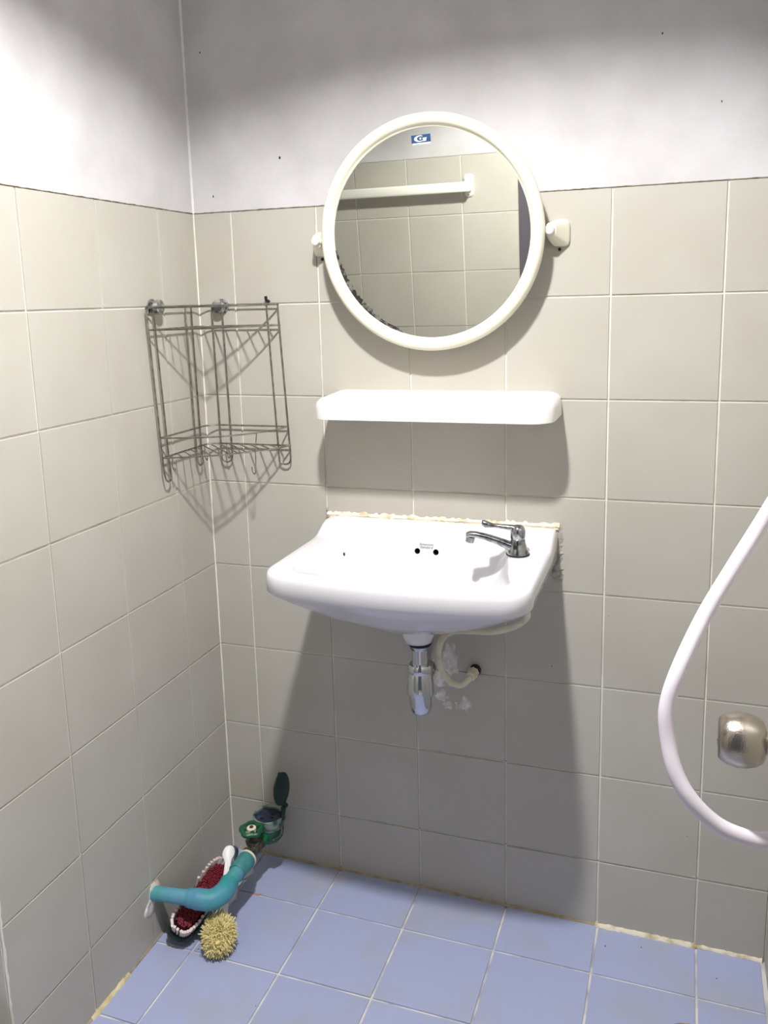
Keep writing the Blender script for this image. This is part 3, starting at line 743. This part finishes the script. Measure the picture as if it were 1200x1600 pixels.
gv = thing('gate_valve', 'small gate valve with a green handwheel between pipe and meter', 'valve', (PXL, -.13, PZ - .02))
yv = -.128; yE = e4.y + .005
build('union_nut', MB().lathe((PXL, yE, PZ + .001), Y, [(0, .0125), (.004, .0125), (.005, .0185), (.018, .0185), (.019, .013)], 8), M_BRASS, gv, angle=20)
build('valve_body', MB().tube([(PXL, yE + .016, PZ), (PXL, yv - .012, PZ), (PXL, yv, PZ), (PXL, yv + .012, PZ), (PXL, yv + .03, PZ)], [.012, .0135, .0165, .0135, .012], 16), M_BRASS, gv)
build('bonnet', MB().lathe((PXL - .004, yv - .004, PZ + .010), Z, [(0, .015), (.006, .017), (.010, .017), (.011, .012), (.018, .011), (.019, .0085), (.034, .0075)], 18), M_BRASS, gv)
hwz = PZ + .046; hwc = Vector((PXL - .006, yv - .004, hwz))
hwm = MB()
tilt = Vector((.03, -.05, 1)).normalized(); hu = tilt.orthogonal().normalized(); hv = tilt.cross(hu)
ringp = [hwc + (hu * math.cos(a) + hv * math.sin(a)) * (.0225 + .0022 * math.cos(5 * a)) for a in [2 * math.pi * i / 40 for i in range(40)]]
hwm.tube(ringp, .0055, 8, closed=True)
for k in range(3):
    a = 2 * math.pi * k / 3 + .4
    hwm.tube([hwc, hwc + (hu * math.cos(a) + hv * math.sin(a)) * .022], .005, 8)
wheel = build('handwheel', hwm, M_GREEN, gv)
build('wheel_hub', MB().lathe(hwc - tilt * .004, tilt, [(0, .0105), (.009, .0105), (.0100, .006)], 18), M_BONE, wheel)
build('hub_nut', MB().lathe(hwc + tilt * .0055, tilt, [(0, .0048), (.003, .0046)], 6), mat('rust_nut', srgb(92, 60, 34), .6, .3), wheel, smooth=False)

mc = Vector((PXL + .002, -.062, 0))
mt_ = thing('water_meter', 'green water meter with its round lid flipped open beside the back wall', 'meter', (mc.x, mc.y, PZ - .02))
build('body', MB().lathe((mc.x, mc.y, PZ - .024), Z, [(0, .015), (.004, .024), (.014, .032), (.028, .035), (.036, .034), (.040, .031)], 28), M_GREEN, mt_)
build('inlet', MB().tube([(mc.x, mc.y - .048, PZ), (mc.x, mc.y - .02, PZ)], [.014, .016], 16), M_GREEN, mt_)
build('outlet', MB().tube([(mc.x, mc.y + .02, PZ), (mc.x, -.0005, PZ)], [.016, .014], 16), M_GREYGREEN, mt_)
dt = Vector((.02, -.03, 1)).normalized()
dc = Vector((mc.x, mc.y, PZ + .014))
build('collar', MB().lathe(dc, dt, [(0, .031), (.003, .0345), (.016, .0345), (.026, .0365), (.030, .0368), (.031, .0345), (.0285, .0315), (.022, .031)], 36, True, False), M_GREYGREEN, mt_)
dial = build('dial', MB().lathe(dc + dt * .022, dt, [(0, .0312), (.0015, .0312)], 32), M_DIAL, mt_)
du = dt.orthogonal().normalized(); dv = dt.cross(du)
for ax_, ay_, r_ in ((.012, -.012, .0048), (-.006, .010, .004), (-.010, -.002, .003)):
    build('counter', MB().lathe(dc + dt * .0236 + X * ax_ * -1 + Y * ay_, dt, [(0, r_), (.0006, r_ * .95)], 14), M_DARK, dial, smooth=False)
hx = mc.x + .039
build('hinge', MB().tube([(hx + .004, mc.y - .009, PZ + .070), (hx + .004, mc.y + .009, PZ + .070)], .0055, 10), M_LID, mt_)
build('hinge_arm', MB().tube([(hx - .006, mc.y, PZ + .036), (hx - .001, mc.y, PZ + .052), (hx + .003, mc.y, PZ + .072), (hx + .003, mc.y, PZ + .084)], .0055, 8), M_LID, mt_)
ldir = Vector((-.10, -.04, 1)).normalized(); ln = Vector((1, .0, .10)).normalized()
lc = Vector((hx + .003, mc.y, PZ + .080)) + ldir * .036
lid = build('lid', MB().lathe(lc - ln * .003, ln, [(0, .0340), (.001, .0370), (.005, .0370), (.007, .034)], 36), M_LID, mt_)
build('lid_tab', MB().ball(lc + ldir * .038 + ln * .001, .0045, 10), M_LID, lid)
build('seal_wire', MB().tube(spline([(mc.x + .034, mc.y - .012, PZ + .03), (mc.x + .040, mc.y - .014, PZ + .02), (mc.x + .036, mc.y - .018, PZ + .005), (mc.x + .024, mc.y - .03, PZ - .002)], 4), .0022, 6), M_BRASS, mt_)
# ------------------------------------------------------------------ scrub brush with red and white bristles
sbz = .022
A = Vector((.046, -.352, fz(.046) + .004)); B = Vector((.052, -.150, .030))
ax_ = (B - A).normalized(); LN = (B - A).length
bn = Vector((.46, -.16, 1)); bn = (bn - ax_ * bn.dot(ax_)).normalized(); bs = ax_.cross(bn).normalized()
if bs.x < 0: bs = -bs
mid = (A + B) / 2 + bn * .012 + Z * .006
scrub = thing('scrub_brush', 'scrub brush with red bristles ringed by white ones, lying under the pipe', 'brush', (mid.x, mid.y, 0))
def oval(s, hgt, hl=LN / 2, hw=.031):
    out = []
    for j in range(36):
        a = 2 * math.pi * j / 36; c_, s_ = math.cos(a), math.sin(a)
        out.append(mid + ax_ * (hl * s * math.copysign(abs(c_) ** .5, c_)) + bs * (hw * s * math.copysign(abs(s_) ** .6, s_)) + bn * hgt)
    return out
build('base', MB().loft([oval(.8, -.012), oval(.95, -.009), oval(1, -.002), oval(1, .006), oval(.96, .010)]), M_BRUSHBASE, scrub)
wbm, rbm = MB(), MB(); rnd = random.Random(11)
def tuft(mb, a, b, hgt, r, splay):
    p0 = mid + ax_ * a + bs * b + bn * .009; p1 = p0 + bn * hgt + ax_ * (a * splay + rnd.uniform(-.001, .001)) + bs * (b * splay + rnd.uniform(-.001, .001))
    mb.tube([p0, (p0 + p1) / 2, p1], [r * .7, r * .9, r * 1.15], 5)
hl, hw = LN / 2 - .012, .0255
for ringn, (k, sc_) in enumerate(((46, 1.0),)):
    for j in range(k):
        a = 2 * math.pi * j / k; c_, s_ = math.cos(a), math.sin(a)
        tuft(wbm, hl * sc_ * math.copysign(abs(c_) ** .5, c_), hw * sc_ * math.copysign(abs(s_) ** .6, s_), .031, .0031, .13)
for i in range(-17, 18):
    for j in range(-4, 5):
        a = i * .0048; b = j * .0046 + (.0022 if i % 2 else 0)
        if (abs(a) / (hl - .006)) ** 4 + (abs(b) / (hw - .005)) ** 3.2 < 1: tuft(rbm, a, b, .0280, .0024, .05)
build('white_bristles', wbm, M_WHITEB, scrub)['kind'] = 'stuff'
build('red_bristles', rbm, M_REDB, scrub)['kind'] = 'stuff'

# ------------------------------------------------------------------ round yellow-bristled toilet brush with flat white handle
hc = Vector((.143, -.322, fz(.14) + .036))
hb = thing('toilet_brush', 'round yellow-bristled brush with a white handle lying on the blue floor', 'brush', (hc.x, hc.y, fz(.14)))
hn = Vector((.32, -.55, .78)).normalized(); hu = hn.orthogonal().normalized(); hv = hn.cross(hu)
st = Vector((-.22, .72, .45)).normalized()
def stretch(d): return d + st * (d.dot(st) * .26)
core = MB().ball((0, 0, 0), .0275, 20)
core.v = [hc + stretch(v) for v in core.v]
for v in core.v: v.z = max(v.z, fz(v.x) + .001)
build('core', core, M_COIR, hb)
bm_ = MB(); rnd = random.Random(5)
for k in range(1700):
    zc = rnd.uniform(-.8, 1); a = rnd.uniform(0, 2 * math.pi); s_ = math.sqrt(max(0, 1 - zc * zc))
    d = (hu * (s_ * math.cos(a)) + hv * (s_ * math.sin(a)) + hn * zc).normalized()
    L_b = rnd.uniform(.0285, .0365)
    jit = Vector((rnd.uniform(-1, 1), rnd.uniform(-1, 1), rnd.uniform(-1, 1)))
    p1 = hc + stretch(d * L_b) + jit * .0065
    p1.z = max(p1.z, fz(p1.x) + .0012)
    pm = hc + stretch(d * .029) + jit * .001; pm.z = max(pm.z, fz(pm.x) + .0012)
    bm_.tube([hc + stretch(d * .022), pm, p1], [.0020, .0019, .0010], 4)
build('bristles', bm_, M_COIR, hb)['kind'] = 'stuff'
# handle rises behind the pipe to the corner
h0 = Vector((.128, -.268, .040)); h1 = Vector((.103, -.215, .066)); h2 = Vector((.088, -.178, .090)); h3 = on(362, 1322, 1, -.148)
hp_ = spline([h0, h1, h2, (h2 + h3) / 2 + Vector((-.004, 0, 0)), h3], 6)
ws = [.006, .006, .0062, .0065, .007, .0075, .008, .0082, .008, .0075, .007, .0068, .007, .0075, .0085, .010, .0115, .0125, .013, .0132, .0128, .012, .010, .0075, .004]
def strap(pts, ws, off, th, wd=1.0):
    rings = []
    for i, p in enumerate(pts):
        t = (pts[min(i + 1, len(pts) - 1)] - pts[max(i - 1, 0)]).normalized()
        nn = Vector((.42, -.75, .5)); nn = (nn - t * nn.dot(t)).normalized(); ss = t.cross(nn)
        if ss.x < 0: ss = -ss
        w_ = ws[min(i, len(ws) - 1)] * wd; c_ = p + nn * off + ss * 0
        rings.append([c_ - ss * w_ - nn * th, c_ + ss * w_ - nn * th, c_ + ss * w_ + nn * th * .6, c_ + ss * w_ * .8 + nn * th, c_ - ss * w_ * .8 + nn * th, c_ - ss * w_ + nn * th * .6])
    return MB().loft(rings)
build('handle', strap(hp_, ws, 0, .003), M_WPLAST, hb)
gs = []
for i, p in enumerate(hp_[8:]): gs.append(p + Vector((.0085, .004, -.001)))
build('handle_grip', strap(gs, [w_ * .95 for w_ in ws[8:]], -.004, .003), M_NAVY, hb)

# ------------------------------------------------------------------ crumpled plastic wrapper under the pipe
def wrapper(name, label, pts_px, zf, seed):
    rnd = random.Random(seed); mb = MB()
    top = []
    for x, y, z in pts_px:
        p = on(x, y, 2, z); top.append(p)
    c_ = sum(top, Vector()) / len(top) + Vector((0, 0, .010))
    n_ = len(top)
    ring1 = [t for t in top]; ring2 = [t.lerp(c_, .45) + Vector((rnd.uniform(-.003, .003), rnd.uniform(-.003, .003), rnd.uniform(.002, .008))) for t in top]
    ringb = [Vector((t.x, t.y, max(t.z - .006, fz(t.x) + .0005))) for t in top]
    mb.loft([ringb, ring1, ring2]); 
    return tag(build(name, mb, M_BAG, None, (c_.x, c_.y, 0), smooth=False), label, 'wrapper')
wrapper('plastic_wrapper', 'crumpled white plastic wrapper between the yellow brush and the elbow', [(344, 1424, .006), (352, 1398, .03), (360, 1384, .045), (371, 1388, .03), (369, 1400, .012), (358, 1412, .006)], 0, 2)
wrapper('plastic_wrapper', 'crumpled white plastic scrap beside the pipe socket', [(374, 1372, .012), (382, 1360, .03), (392, 1352, .03), (397, 1360, .016), (388, 1367, .008)], 0, 4)

# ------------------------------------------------------------------ floor drain just inside the frame
dcn = Vector((1.080, -.265, 0)); dz_ = fz(dcn.x)
fd = thing('floor_drain', 'rusty round floor drain in the blue tiles', 'drain', (dcn.x, dcn.y, dz_))
build('rim', MB().lathe((dcn.x, dcn.y, dz_ - .002), Z, [(0, .05), (.005, .05), (.006, .047), (.004, .043)], 40, True, False), M_RUST, fd)
build('grate', MB().lathe((dcn.x, dcn.y, dz_ - .001), Z, [(0, .043), (.004, .043)], 40), mat('drain_grate', srgb(150, 140, 124), .4, .7), fd)
for k in range(6):
    a = 2 * math.pi * k / 6
    build('slot', MB().lathe((dcn.x + .026 * math.cos(a), dcn.y + .026 * math.sin(a), dz_ + .0032), Z, [(0, .006), (.0006, .006)], 12), M_DARK, fd)  # flat black discs, the shade inside each slot is painted on
